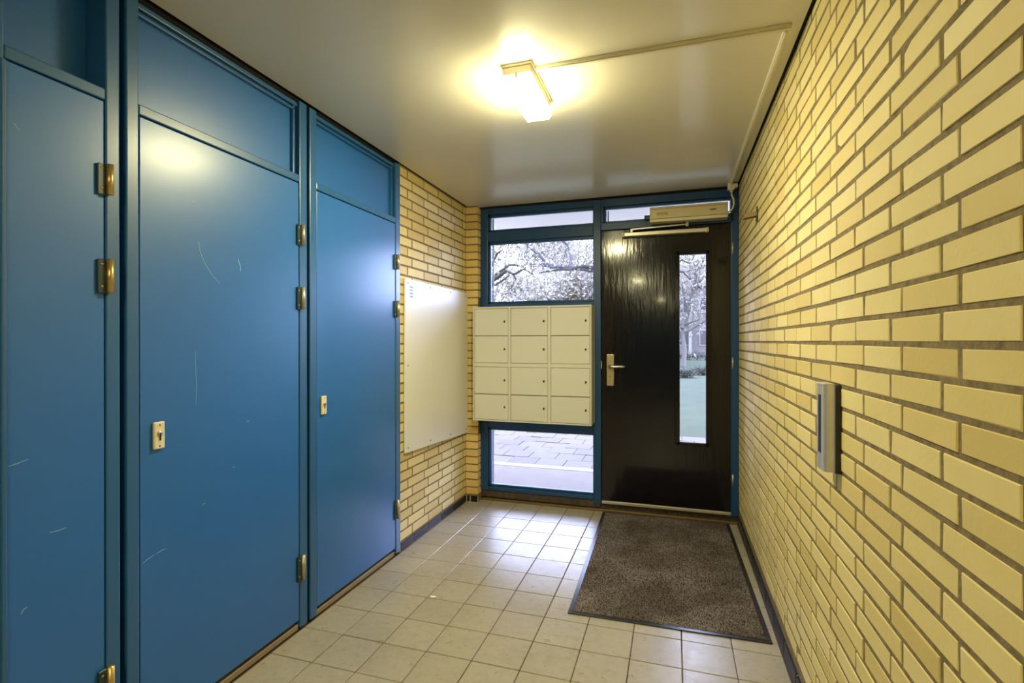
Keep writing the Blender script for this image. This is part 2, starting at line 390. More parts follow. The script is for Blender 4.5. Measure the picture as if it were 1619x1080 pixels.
# ------------------------------------------------------------------ window and door frame
TOPZ = 2.379
w1 = thing('window_1', (-1.0, YF, 0), kind='structure')
FD = .115
def fr_(name, x0, x1, z0, z1, parent, y0=YF, y1=YF + FD, mat='blue_win', bev=.004): return box(name, x0, x1, y0, y1, z0, z1, mat, parent, bev, 2)
fr_('stile', -1.512, -1.445, .088, TOPZ, w1)
fr_('mullion', -.586, -.528, .062, TOPZ, w1)
fr_('rail', -1.445, -.586, 2.330, TOPZ, w1)
fr_('rail', -1.445, -.586, 2.108, 2.190, w1)
fr_('rail', -1.445, -.586, .088, .120, w1)
fr_('panel', -1.445, -.586, .600, 1.605, w1)
def sash(x0, x1, z0, z1, parent, wd=.022):
    """glazing beads round a pane and the pane itself, set back in the frame"""
    for a, b, c, d in ((x0, x0 + wd, z0, z1), (x1 - wd * .2, x1, z0, z1), (x0, x1, z1 - wd, z1), (x0, x1, z0, z0 + wd * .8)):
        box('glazing_bead', a, b, YF + .016, YF + .048, c, d, 'blue_win', parent, .003)
    p = box('pane', x0 + .004, x1 - .004, YF + .05, YF + .056, z0 + .004, z1 - .004, 'glass', parent, 0)
    box('spacer_bar', x0 + .022, x0 + .030, YF + .058, YF + .075, z0 + .02, z1 - .02, 'white_trim', p, .001)
    return p
sash(-1.445, -.586, 2.190, 2.330, w1); sash(-1.445, -.586, 1.605, 2.108, w1); sash(-1.445, -.586, .120, .600, w1)
w2 = thing('window_2', (-.06, YF, 2.15), kind='structure')
fr_('rail', -.528, .437, 2.320, TOPZ, w2); fr_('rail', -.528, .400, 2.142, 2.198, w2)
fr_('stile', .386, .437, .062, 2.320, w2)
fr_('stile', -.528, -.506, 2.198, 2.320, w2)
sash(-.506, .386, 2.198, 2.320, w2, .016)
box('gap_shade_3', -1.512, XR, YF - .008, YF + .13, TOPZ, ZC + .004, 'dark_gap', bev=0, kind='structure')  # dark strip painted as shade between frame head and ceiling
ts = box('trim_4', -1.506, XR - .002, YF + .03, 4.12, -.10, .0605, 'stone', bev=.004, kind='structure')
box('nosing', -1.506, XR - .004, YF + .012, YF + .03, -.01, .018, 'bronze', ts, .003)
box('sill_strip', -1.506, -.53, YF + .010, YF + .03, .030, .087, 'stone', ts, .004)

for a, b, c, d in ((-.528, -.506, .0605, 2.142), (.370, .386, .0605, 2.142), (-.506, .370, 2.120, 2.142)):
    box('rebate', a, b, YF + .060, YF + FD, c, d, 'blue_win', w2, .002)
d1 = thing('door_1', (-.06, YF, 0), kind='structure')
DY = YF + .012
# leaf with an opening for the tall glass
gx0, gx1, gz0, gz1 = .018, .244, .556, 1.941
bm = bmesh.new()
xs_, zs_ = [-.522, gx0, gx1, .386], [.066, gz0, gz1, 2.136]
g1 = [[bm.verts.new((x, DY, z)) for z in zs_] for x in xs_]; g2 = [[bm.verts.new((x, DY + .045, z)) for z in zs_] for x in xs_]
for g in (g1, g2):
    for i in range(3):
        for j in range(3):
            if (i, j) != (1, 1): bm.faces.new((g[i][j], g[i + 1][j], g[i + 1][j + 1], g[i][j + 1]))
for i in range(3):
    for j in (0, 3): bm.faces.new((g1[i][j], g1[i + 1][j], g2[i + 1][j], g2[i][j])); bm.faces.new((g1[j][i], g1[j][i + 1], g2[j][i + 1], g2[j][i]))
for a, b in (((1, 1), (2, 1)), ((2, 1), (2, 2)), ((2, 2), (1, 2)), ((1, 2), (1, 1))):
    bm.faces.new((g1[a[0]][a[1]], g1[b[0]][b[1]], g2[b[0]][b[1]], g2[a[0]][a[1]]))
leaf = from_bm('door_leaf', bm, 'door', d1)
for a, b, c, d in ((gx0 - .010, gx0 + .024, gz0 - .01, gz1 + .01), (gx1 - .024, gx1 + .010, gz0 - .01, gz1 + .01), (gx0, gx1, gz1 - .014, gz1 + .010), (gx0, gx1, gz0 - .010, gz0 + .010)):
    box('glazing_bead', a, b, DY - .010, DY + .02, c, d, 'door', d1, .004, 2)
box('pane', gx0 + .002, gx1 - .002, DY + .022, DY + .028, gz0 + .002, gz1 - .002, 'glass', d1, 0)
box('weather_strip', -.522, .386, DY - .012, DY + .01, .066, .088, 'alu', d1, .003)
for z in (1.915, 1.100, .275):
    hg = tube('hinge', [(.397, DY - .010, z), (.397, DY - .010, z + .085)], .007, 'steel', d1, 12, label='steel hinge knuckle')
    box('hinge_leaf', .386, .408, DY - .004, DY, z, z + .085, 'steel', hg, .001)
lp = box('lock_plate', -.486, -.430, DY - .012, DY, .962, 1.202, 'nickel', d1, .005, 2, label='satin metal backplate')
bm = bmesh.new(); add_tube(bm, [(-.458, DY - .010, 1.108), (-.458, DY - .050, 1.108)], .011, 12)
add_tube(bm, [(-.462, DY - .050, 1.108), (-.44, DY - .052, 1.109), (-.36, DY - .052, 1.110), (-.345, DY - .050, 1.110)], [.011, .010, .009, .006], 12)
from_bm('lever', bm, 'steel', lp, True)
tube('collar', [(-.458, DY - .010, 1.108), (-.458, DY - .018, 1.108)], .017, 'steel', lp, 16)
bm = bmesh.new(); add_tube(bm, [(-.458, DY - .010, 1.036), (-.458, DY - .0145, 1.036)], .0085, 14); add_box(bm, -.4615, -.4545, DY - .0145, DY - .010, 1.012, 1.032)
from_bm('cylinder', bm, 'brass', lp)
box('key_slot', -.4595, -.4565, DY - .0155, DY - .0145, 1.028, 1.042, 'keyhole', lp, 0)
box('strike_plate', -.5275, -.520, YF - .002, YF + .004, 1.09, 1.15, 'steel', w1, .001)

# ------------------------------------------------------------------ cupboards along the left wall
def arc(cx, cy, r, a0, a1, k): return [(cx + r * math.cos(a0 + (a1 - a0) * i / k), cy + r * math.sin(a0 + (a1 - a0) * i / k)) for i in range(k + 1)]
def hinge(y, z0, z1, mat, parent):
    k = tube('hinge', [(XC + .010, y + .006, z0), (XC + .010, y + .006, z1)], .0095, mat, parent, 14, label='metal hinge knuckle')
    h = (z1 - z0) / 3
    for q in (1, 2): tube('hinge_ring', [(XC + .010, y + .006, z0 + q * h - .002), (XC + .010, y + .006, z0 + q * h + .002)], .0082, 'keyhole', k, 12)
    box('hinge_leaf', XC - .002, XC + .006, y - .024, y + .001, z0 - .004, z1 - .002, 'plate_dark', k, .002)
    for z in (z0 + h * .5, z0 + h * 2.5): tube('hinge_screw', [(XC + .005, y - .014, z), (XC + .0075, y - .014, z)], .0035, mat, k, 8)
def lock(y, z0, z1, parent, w=.036):
    p = box('lock_plate', XC - .002, XC + .009, y - w / 2, y + w / 2, z0, z1, 'lockplate', parent, .004, 2, label='ivory oblong lock plate')
    zc = (z0 + z1) / 2
    tube('key_cylinder', [(XC + .008, y, zc + .006), (XC + .0115, y, zc + .006)], .010, 'nickel', p, 16)
    box('key_slot', XC + .0105, XC + .0125, y - .002, y + .002, zc - .016, zc + .010, 'keyhole', p, 0)
    for z in (z0 + .010, z1 - .010): tube('screw', [(XC + .008, y, z), (XC + .0098, y, z)], .003, 'screw', p, 8)
def scratch(pts, w, parent):
    """a thin curved scrape lying on a door face; pts are (y, z)"""
    bm = bmesh.new(); k = len(pts); L = []
    for i, (y, z) in enumerate(pts):
        a = Vector(pts[max(i - 1, 0)]); b = Vector(pts[min(i + 1, k - 1)]); d = (b - a).normalized(); nn = Vector((-d.y, d.x)) * w * .7 * (.3 + .7 * math.sin(math.pi * (i + .5) / k))
        L.append([bm.verts.new((x, y + s * nn.x, z + s * nn.y)) for x in (XC - .004, XC - .0025) for s in (-1, 1)])
    for p, q in zip(L, L[1:]):
        for a, b in ((2, 3), (3, 1), (1, 0), (0, 2)): bm.faces.new((p[a], p[b], q[b], q[a]))
    bm.faces.new([L[0][i] for i in (0, 1, 3, 2)]); bm.faces.new([L[-1][i] for i in (0, 1, 3, 2)])
    from_bm('scratch', bm, 'scratch', parent)
ZD = 2.012; ZT0 = 2.050; ZT1 = 2.345; ZTOP = 2.376
def cupboard(label, y0, y1, dy0, dy1, hinge_y, hinge_mat, recess, lock_y=None, beads=True):
    t = thing('built_in_cupboard', ((XC - .05), (y0 + y1) / 2, 0), label, 'cupboard', 'blue built-in cupboards along the left wall')
    bw = .09
    box('stile', XC - bw, XC, y0, dy0 - .003, .014, ZTOP + .008, 'blue_frame', t, .004, 2)
    box('stile', XC - bw, XC, dy1 + .003, y1, .014, ZTOP + .008, 'blue_frame', t, .004, 2)
    box('rail', XC - bw, XC - .001, dy0 - .003, dy1 + .003, ZD + .004, ZT0, 'blue_frame', t, .004, 2)
    box('rail', XC - bw, XC - .012, dy0 - .003, dy1 + .003, ZT1 + .012, ZTOP, 'blue_frame', t, .004, 2)
    box('sill', XC - bw, XC - .010, dy0 - .003, dy1 + .003, .004, .030, 'sill', t, .003)
    box('back_panel', XC - bw - .012, XC - bw, y0, y1, .010, ZTOP + .010, 'blue_frame', t, 0)
    box('transom_panel', XC - recess - .02, XC - recess, dy0 - .003, dy1 + .003, ZT0 - .002, ZT1 + .014, 'blue', t, .001)
    if beads:
        box('bead', XC - recess, XC - recess + .016, dy1 - .022, dy1 - .008, ZT0, ZT1 + .012, 'blue_frame', t, .003, 2)
        box('bead', XC - recess, XC - recess + .016, dy0 + .001, dy1 - .008, ZT1 - .010, ZT1 + .002, 'blue_frame', t, .003, 2)
    door = box('cupboard_door', XC - .042, XC - .003, dy0, dy1, .050, ZD, 'blue', t, .003, 2)
    for z0, z1 in ((1.737, 1.826), (1.447, 1.546), (.230, .340)): hinge(hinge_y, z0, z1, hinge_mat, door)
    if lock_y: lock(lock_y, .953, 1.041, door)
    return t, door
u1, dr1 = cupboard('blue cupboard nearest the camera, cut off by the left edge of the picture', .10, 1.115, .838, 1.072, 1.074, 'brass', .082, None, False)
box('cupboard_door', XC - .042, XC - .003, .165, .826, .050, ZD, 'blue', u1, .003, 2)
box('stile', XC - .06, XC + .004, .826, .838, .03, ZD, 'blue_frame', u1, .003, 2)
u2, dr2 = cupboard('blue cupboard with the widest full view, scratched door and lamp glare, middle of three', 1.134, 1.943, 1.176, 1.892, 1.898, 'nickel', .030, 1.233)
u3, dr3 = cupboard('blue cupboard next to the white board, mirroring the window', 1.962, 2.778, 2.012, 2.722, 2.728, 'nickel', .030, 2.052)
for q, y0 in ((u1, 1.115), (u2, 1.943)): box('groove_shade', XC - .10, XC - .030, y0, y0 + .019, .010, ZTOP, 'dark_gap', q, 0)  # dark fill painted as the shade in the grooves between cupboards
for q, a, b in ((u1, .10, 1.115), (u2, 1.134, 1.943), (u3, 1.962, 2.778)): box('top_gap', XC - .10, XC - .016, a, b, ZTOP + .002, ZC + .02, 'dark_gap', q, 0)  # dark fill painted as the shade between cupboard tops and ceiling
scratch([(1.385, 1.655), (1.392, 1.62), (1.412, 1.58), (1.440, 1.545), (1.475, 1.515)], .0012, dr2)
scratch([(1.372, 1.27), (1.374, 1.20), (1.377, 1.13), (1.374, 1.08)], .0009, dr2)
scratch([(1.185, .600), (1.200, .606), (1.222, .612)], .0012, dr2); scratch([(1.228, .612), (1.245, .616), (1.262, .616)], .0014, dr2)
scratch([(1.556, 1.62), (1.566, 1.60), (1.57, 1.575)], .0022, dr2)
scratch([(.842, .987), (.862, .990), (.885, .996)], .0012, dr1); scratch([(.932, .788), (.950, .786), (.972, .787)], .0016, dr1)
scratch([(.868, .60), (.875, .61), (.882, .612)], .0016, dr1); scratch([(.856, 1.86), (.862, 1.85), (.868, 1.845)], .0012, dr1)
for q in ((1.36, 1.79), (1.53, .82), (1.60, .985), (1.40, .72)): scratch([(q[0], q[1]), (q[0] + .006, q[1] + .003), (q[0] + .012, q[1])], .0014, dr2)

# ------------------------------------------------------------------ white notice board
nb = thing('notice_board', (XL, 3.33, .58), 'plain white panel screwed to the brick wall beside the cupboards', 'board')
bm = bmesh.new(); quad_prism(bm, [(2.828, .602), (3.832, .560), (3.832, 1.690), (2.828, 1.695)], 'x', XL + .004, XL + .016, .0015)
pn = from_bm('panel', bm, 'board', nb)
for y, z in ((2.86, 1.668), (3.17, 1.668), (3.50, 1.668), (3.80, 1.665), (2.86, .63), (3.17, .62), (3.50, .605), (3.80, .592), (2.86, 1.15)):
    tube('screw', [(XL + .015, y, z), (XL + .0185, y, z)], .005, 'screw', nb, 10)
bm = bmesh.new()
for i in range(4):
    add_box(bm, XL + .0155, XL + .0168, 2.885, 2.925, 1.640 - i * .020, 1.652 - i * .020)
from_bm('faded_print', bm, 'tag_blue', nb)

# ------------------------------------------------------------------ mailbox bank
mb = thing('mailbox_bank', (-1.04, 3.81, .68), 'cream bank of twelve locked mailboxes in front of the window', 'mailbox')
MX0, MX1, MZ0, MZ1, MY = -1.503, -.572, .680, 1.568, 3.722
box('casing', MX0, MX1, MY + .010, YF - .002, MZ0, MZ1, 'cream', mb, .003)
zm = (MZ0 + MZ1) / 2 - .010
cols = [(MX0 + .014, -1.214), (-1.190, -.902), (-.876, MX1 - .014)]
rows = [(1.345, MZ1 - .016), (zm + .020, 1.339), (.892, zm - .014), (MZ0 + .014, .886)]
# frame bars in front of the casing
bars = [(MX0, MX0 + .011, MZ0, MZ1), (MX1 - .011, MX1, MZ0, MZ1), (-1.2115, -1.1925, MZ0, MZ1), (-.8995, -.8785, MZ0, MZ1)]
for a, b, c, d in bars: box('frame_bar', a, b, MY, MY + .012, c, d, 'cream', mb, .002)
for (a, b) in cols:
    for c, d in ((MZ0, MZ0 + .011), (MZ1 - .013, MZ1), (zm - .0115, zm + .0175)): box('frame_bar', a - .003, b + .003, MY, MY + .012, c, d, 'cream', mb, .002)
box('seam', MX0 + .012, MX1 - .012, MY + .0095, MY + .0102, MZ0 + .01, MZ1 - .01, 'cream_dark', mb, 0)
for (a, b) in cols:
    for (c, d) in rows:
        dd = box('mailbox_door', a, b, MY + .002, MY + .009, c, d, 'cream', mb, .002)
        lx, lz = b - .028, (c + d) / 2 + .004
        lk = tube('lock', [(lx, MY + .003, lz), (lx, MY - .003, lz)], .0085, 'nickel', dd, 14)
        box('key_slot', lx - .004, lx + .004, MY - .0036, MY - .0028, lz - .009, lz + .007, 'keyhole', dd, 0)

# ------------------------------------------------------------------ automatic door operator
op = thing('door_operator', (.10, 3.84, 2.15), 'beige automatic door opener box above the dark door', 'door opener')
bm = bmesh.new(); quad_prism(bm, [(3.808, 2.158), (3.800, 2.166), (3.800, 2.256), (3.808, 2.264), (YF, 2.264), (YF, 2.158)], 'x', -.158, .352, .0015)
hs = from_bm('housing', bm, 'opener', op)
box('end_cap', .352, .358, 3.801, YF, 2.157, 2.265, 'cream', op, .002); box('end_cap', -.164, -.158, 3.801, YF, 2.157, 2.265, 'cream', op, .002)
box('groove', -.157, .351, 3.7985, 3.802, 2.2445, 2.2475, 'opener_trim', hs, 0); box('groove', -.157, .351, 3.7985, 3.802, 2.1765, 2.180, 'opener_trim', hs, 0)
box('cover_lip', -.158, .352, 3.794, 3.81, 2.1555, 2.176, 'pvc', op, .003)
bm = bmesh.new()                          # small maker's mark: arrow and five letters, too small to read
quad_prism(bm, [(.238, 2.2175), (.247, 2.2225), (.247, 2.2125)], 'y', 3.7985, 3.8002)
for i in range(5): add_box(bm, .249 + i * .0065, .254 + i * .0065, 3.7985, 3.8002, 2.2135, 2.2215)
from_bm('logo_mark', bm, 'ink', hs)
box('logo_underline', .246, .272, 3.7988, 3.8002, 2.2065, 2.2085, 'ink_red', hs, 0)
bm = bmesh.new()
for a, b, c, d in ((-.118, -.040, 2.2005, 2.2025), (-.118, -.040, 2.2195, 2.2215), (-.118, -.116, 2.2025, 2.2195), (-.042, -.040, 2.2025, 2.2195)): add_box(bm, a, b, 3.7988, 3.8002, c, d)
for i in range(8): add_box(bm, -.111 + i * .0085, -.1055 + i * .0085, 3.7988, 3.8002, 2.2065, 2.2165)
from_bm('embossed_plate', bm, 'ink_grey', hs)
box('bracket', -.205, -.164, 3.855, YF, 2.192, 2.222, 'plate_dark', op, .003)
rl = box('slide_rail', -.368, .236, DY - .052, DY, 2.0775, 2.1055, 'alu', op, .004, 2)
for a, b in ((-.369, -.345), (.213, .237)):
    e = box('rail_cap', a, b, DY - .054, DY - .001, 2.0765, 2.1065, 'pvc', rl, .003)
    tube('screw', [((a + b) / 2, DY - .0535, 2.0915), ((a + b) / 2, DY - .056, 2.0915)], .004, 'keyhole', e, 8)
bm = bmesh.new(); quad_prism(bm, [(-.300, 2.1215), (.100, 2.1345), (.100, 2.1445), (-.300, 2.1325)], 'y', DY - .050, DY - .020, .002)
from_bm('arm', bm, 'steel', op)
tube('arm_spindle', [(.092, DY - .035, 2.128), (.092, DY - .035, 2.158)], .011, 'pvc', op, 12)
box('arm_slider', -.306, -.288, DY - .050, DY - .018, 2.1045, 2.1325, 'alu', op, .002)

# junction box with its cable, conduits on the ceiling
jb = thing('junction_box', (.386, 3.83, 2.35), 'small ivory junction box with cable in the corner above the door', 'junction box')
box('box', .356, .400, 3.80, 3.845, 2.346, 2.392, 'pvc', jb, .004, 2); box('lid', .372, .420, 3.792, 3.838, 2.356, 2.386, 'pvc_shadow', jb, .004, 2)
tube('gland', [(.380, 3.822, 2.347), (.380, 3.822, 2.332)], .010, 'pvc', jb, 12)
tube('cable', [(.380, 3.822, 2.336), (.383, 3.822, 2.31), (.394, 3.820, 2.28), (.397, 3.822, 2.25), (.390, 3.828, 2.222), (.374, 3.838, 2.204), (.357, 3.85, 2.198)], .0055, 'pvc', jb, 8)
def conduit(label, x0, x1, y0, y1, mat):
    c = thing('cable_conduit', ((x0 + x1) / 2, (y0 + y1) / 2, ZC - .02), label, 'conduit', 'conduits on the ceiling')
    box('trunking', x0, x1, y0, y1, ZC - .012, ZC, mat, c, .0015); e = .004
    if x1 - x0 > y1 - y0: box('cover', x0, x1, y0 + e, y1 - e, ZC - .017, ZC - .012, mat, c, .002)
    else: box('cover', x0 + e, x1 - e, y0, y1, ZC - .017, ZC - .012, mat, c, .002)
conduit('flat cable conduit running across the ceiling from the lamp to the brick wall', -.522, .388, 1.955, 1.978, 'pvc_shadow')
conduit('straight white cable conduit on the ceiling running parallel to the brick wall', .366, .386, 1.985, 3.80, 'pvc')

# ------------------------------------------------------------------ ceiling lamps
def lamp(label, x, y):
    t = thing('ceiling_lamp', (x, y, ZC), label, 'lamp', 'oblong ceiling lamps')
    hx, hy = .0585, .170
    box('mounting_plate', x - hx - .006, x + hx + .006, y - hy - .006, y + hy + .008, ZC - .010, ZC, 'pvc_shadow', t, .002)
    box('housing', x - hx, x + hx, y - hy, y + hy, ZC - .043, ZC - .010, 'pvc', t, .003)
    bm = bmesh.new(); quad_prism(bm, [(x - hx, ZC - .043), (x - hx, ZC - .072), (x - hx + .010, ZC - .085), (x + hx - .010, ZC - .085), (x + hx, ZC - .072), (x + hx, ZC - .043)], 'y', y - hy, y + hy)
    df = from_bm('diffuser', bm, 'lit', t); df.data.materials.append(M['lit_side'])
    for p in df.data.polygons: p.material_index = 0 if p.normal.z < -.5 else 1
    box('clip', x - .006, x + .006, y - hy - .003, y - hy, ZC - .058, ZC - .036, 'pvc_shadow', t, .001)
lamp('lit oblong lamp on the ceiling in view, with a white diffuser', -.588, 2.084)
lamp('lit oblong lamp behind the viewpoint, mirrored in the dark door', -.588, -1.05)
lamp('lit oblong lamp at the far rear of the corridor', -.30, -5.3)

# ------------------------------------------------------------------ doormat
mat = thing('doormat', (-.055, 3.16, 0), 'dark speckled entrance mat with black rubber edge before the door', 'doormat')
hx, hy, bw = .445, .752, .024
bm = bmesh.new(); add_box(bm, -hx + bw, hx - bw, -hy + bw, hy - bw, .001, .007)
def loc_child(name, bm, m, kind=None):
    bmesh.ops.recalc_face_normals(bm, faces=bm.faces); me = D.meshes.new(name); bm.to_mesh(me); bm.free(); me.materials.append(M[m])
    o = D.objects.new(name, me); COL.objects.link(o); o.parent = mat
    if kind: o['kind'] = kind
    return o
loc_child('backing', bm, 'pile')
for a, b, c, d in ((-hx, hx, -hy, -hy + bw), (-hx, hx, hy - bw, hy), (-hx, -hx + bw, -hy + bw, hy - bw), (hx - bw, hx, -hy + bw, hy - bw)):
    bm = bmesh.new(); add_box(bm, a, b, c, d, .0008, .0055, .002); loc_child('rubber_edge', bm, 'rubber')
V, Fc = [], []
for i in range(42000):
    x, y = random.uniform(-hx + bw, hx - bw), random.uniform(-hy + bw, hy - bw); a = random.uniform(0, math.tau); r = random.uniform(.0022, .0040)
    h = random.uniform(.008, .013); dx, dy = random.uniform(-.003, .003), random.uniform(-.003, .003); o = len(V)
    for k in range(3): V.append((x + r * math.cos(a + k * 2.094), y + r * math.sin(a + k * 2.094), .006))
    V.append((x + dx, y + dy, h)); Fc += [(o, o + 1, o + 3), (o + 1, o + 2, o + 3), (o + 2, o, o + 3)]
me = D.meshes.new('pile'); me.from_pydata(V, [], Fc); me.materials.append(M['pile'])
o = D.objects.new('pile', me); COL.objects.link(o); o.parent = mat; o['kind'] = 'stuff'
mat.rotation_euler = (0, 0, .020)

# scrap of paper on the tiles
bm = bmesh.new(); pts = [(-.017, -.004), (-.006, -.010), (.012, -.006), (.018, .003), (.006, .009), (-.010, .006)]
quad_prism(bm, pts, 'z', .001, .0035)
for v in bm.verts: v.co.z += .004 * abs(v.co.x) / .018; v.co.x += -1.165; v.co.y += 2.345
ps = from_bm('paper_scrap', bm, 'paper', None, label='tiny white scrap of paper lying on the floor tiles', cat='paper')

# ------------------------------------------------------------------ things on the brick wall
wd = thing('push_bar_switch', (XR, 1.65, .93), 'upright silver switch bar with dark backing on the yellow brick wall', 'switch')
bm = bmesh.new(); quad_prism(bm, [(1.603, .945), (1.608, .936), (1.69, .936), (1.695, .945), (1.695, 1.172), (1.69, 1.181), (1.608, 1.181), (1.603, 1.172)], 'x', XR - .012, XR + .003, .001)
from_bm('backing', bm, 'blackplastic', wd)
out = [(XR - .012, 1.612), (XR - .026, 1.612)] + arc(XR - .026, 1.626, .014, -math.pi / 2, -math.pi, 6)[1:] + arc(XR - .026, 1.680, .014, math.pi, math.pi / 2, 6) + [(XR - .012, 1.694)]
bm = bmesh.new(); quad_prism(bm, out, 'z', .938, 1.180); body = from_bm('bar', bm, 'wallbar', wd)
box('slot', XR - .0408, XR - .0395, 1.640, 1.666, .985, 1.150, 'slot', body, .0004)
box('cap', XR - .036, XR - .012, 1.618, 1.690, 1.180, 1.183, 'wallbar', wd, .001)
stp = thing('door_stop', (XR, 3.06, 1.97), 'small brown door stop arm high on the brick wall near the door', 'door stop')
box('wall_plate', XR - .006, XR + .004, 3.050, 3.072, 1.955, 2.035, 'stop_dark', stp, .001)
bm = bmesh.new(); quad_prism(bm, [(XR - .070, 1.974), (XR, 1.986), (XR, 2.014), (XR - .070, 1.998)], 'y', 3.054, 3.068, .002); from_bm('arm', bm, 'stop', stp)
bm = bmesh.new(); quad_prism(bm, [(XR - .072, 1.968), (XR, 1.980), (XR, 1.986), (XR - .072, 1.974)], 'y', 3.053, 3.069); from_bm('rubber_lip', bm, 'stop_dark', stp)

# ------------------------------------------------------------------ outdoors
box('canopy', -3.2, 2.2, 4.12, 4.92, 2.42, 2.60, 'canopy', bev=.01, kind='structure')
box('wall_facade', -9, XL - .26, 3.95, 4.12, -.3, 9, 'far_brick', bev=0, kind='structure')
box('wall_facade_right', XR + .26, 9, 3.95, 4.12, -.3, 9, 'far_brick', bev=0, kind='structure')
box('wall_facade_top', XL - .26, XR + .26, 3.95, 4.12, ZC + .3, 9, 'far_brick', bev=0, kind='structure')
box('step', -3.2, 2.2, 4.12, 5.06, -.30, 0, 'concrete', bev=.004, kind='structure')
box('kerb', -6, 4, 5.06, 5.19, -.30, .004, 'kerb', bev=.006, kind='structure')
pv = box('pavement', -6, 4, 5.19, 7.30, -.30, -.012, 'joint', bev=0, kind='structure')
slab_v = []
for _ in range(3):
    bm = bmesh.new(); add_box(bm, -.1482, .1482, -.1482, .1482, -.03, 0, .003); me = D.meshes.new('paving_slab'); bm.to_mesh(me); bm.free(); me.materials.append(M['slab']); slab_v.append(me)
for j in range(7):
    for i in range(-13, 7):
        o = shared('paving_slab', random.choice(slab_v), (-.05 + i * .302 + (.151 if j % 2 else 0), 5.345 + j * .302, random.uniform(-.006, .004)), pv)
        o.rotation_euler = (random.uniform(-.012, .012), random.uniform(-.012, .012), random.uniform(-.01, .01))
lawn = box('lawn', -60, 60, 7.30, 130, -.5, -.004, 'lawn', bev=0, kind='structure')

def leaves(bm, centre, rad, count, size, flat=1.0):
    for _ in range(count):
        v = Vector((random.gauss(0, .45), random.gauss(0, .45), random.gauss(0, .45) * flat)) * rad + Vector(centre)
        a = Vector((random.uniform(-1, 1), random.uniform(-1, 1), random.uniform(-1, 1))).normalized(); b = a.cross(Vector((random.uniform(-1, 1), random.uniform(-1, 1), 1.1))).normalized()
        s = size * random.uniform(.6, 1.3)
        q = [bm.verts.new(v + a * s * p + b * s * .55 * r_) for p, r_ in ((-1, 0), (0, -1), (1, 0), (0, 1))]; bm.faces.new(q)
def grow(bm, ends, p, d, length, rad, depth):
    pts, rads = [p], [rad]; q = p.copy(); dd = d.copy()
    for i in range(3):
        dd = (dd + Vector((random.uniform(-.28, .28), random.uniform(-.28, .28), random.uniform(-.08, .22)))).normalized()
        q = q + dd * length / 3; pts.append(q.copy()); rads.append(rad * (1 - .14 * (i + 1)))
    add_tube(bm, pts, rads, 6 if depth > 1 else 4, False)
    if depth <= 1: ends.extend(pts[1:])
    if depth == 0: return
    for _ in range(3 if depth > 1 else 4):
        nd = (dd + Vector((random.uniform(-1, 1), random.uniform(-1, 1), random.uniform(-.35, .6))) * .85).normalized()
        grow(bm, ends, random.choice(pts[2:]), nd, length * random.uniform(.55, .8), rad * .52, depth - 1)
def tree(name, label, base, trunk_h, rad, crown, depth, leaf_n, leaf_s, bark, limbs=(), group='trees on the lawn', leafmat='leaf'):
    t = thing(name, base, label, 'tree', group); b = Vector(base); bm = bmesh.new(); ends = []
    top = b + Vector((random.uniform(-.3, .3), random.uniform(-.3, .3), trunk_h))
    add_tube(bm, [b, b.lerp(top, .3) + Vector((.06, 0, 0)), b.lerp(top, .65) - Vector((.05, 0, 0)), top], [rad * 1.25, rad, rad * .85, rad * .6], 10, False)
    for i in range(5):
        a = i * math.tau / 5 + random.uniform(-.4, .4)
        grow(bm, ends, b.lerp(top, random.uniform(.55, 1)), Vector((math.cos(a), math.sin(a), random.uniform(.35, 1.1))).normalized(), crown * random.uniform(.7, 1), rad * .45, depth)
    for pts, r0, r1 in limbs:
        k = len(pts); P = [Vector(p) for p in pts]
        add_tube(bm, P, [r0 + (r1 - r0) * i / (k - 1) for i in range(k)], 6, False)
        for i in range(1, k):
            if random.random() < .8: grow(bm, ends, P[i], Vector((random.uniform(-.6, .6), random.uniform(-.4, .4), random.uniform(-.5, .8))).normalized(), crown * .16, r1 * .6, 1)
    from_bm('trunk_and_branches', bm, bark, t, True)
    bm = bmesh.new()
    for e in ends: leaves(bm, e, crown * .30, max(1, leaf_n // max(1, len(ends))), leaf_s)
    from_bm('foliage', bm, leafmat, t, kind='stuff')
    return t
def ray(u, v, Y):
    """a point at depth Y seen in the given direction (used to lay out the limbs of the two near trees)"""
    a, b = (u - 809.5) / F_PX, (540 - v) / F_PX
    x, y = a * math.cos(YAW) - math.sin(YAW), a * math.sin(YAW) + math.cos(YAW)
    k = Y / y; return (x * k, Y, CAM_H + b * k)
LA = [([(-5.2, 10.4, 3.2), ray(770, 452, 10.2), ray(787, 439, 10), ray(801, 429, 9.9), ray(812, 435, 9.8), ray(829, 426, 9.7), ray(842, 435, 9.6)], .06, .012),
      ([(-5.2, 10.4, 3.5), ray(772, 446, 10.6), ray(788, 432, 10.6), ray(806, 420, 10.7), ray(817, 420, 10.8), ray(835, 426, 10.9)], .05, .010),
      ([(-5.2, 10.4, 2.8), ray(783, 452, 9.6), ray(806, 436, 9.2)], .04, .012), ([ray(812, 435, 9.8), ray(816, 444, 9.8)], .02, .010),
      ([(-5.2, 10.4, 3.9), ray(778, 420, 10), ray(786, 402, 9.9), ray(795, 396, 9.8)], .045, .015)]
tree('oak_tree', 'tree with dark drooping branches reaching in from the left window edge', (-5.3, 10.4, 0), 5.0, .22, 3.0, 2, 900, .045, 'bark', LA)
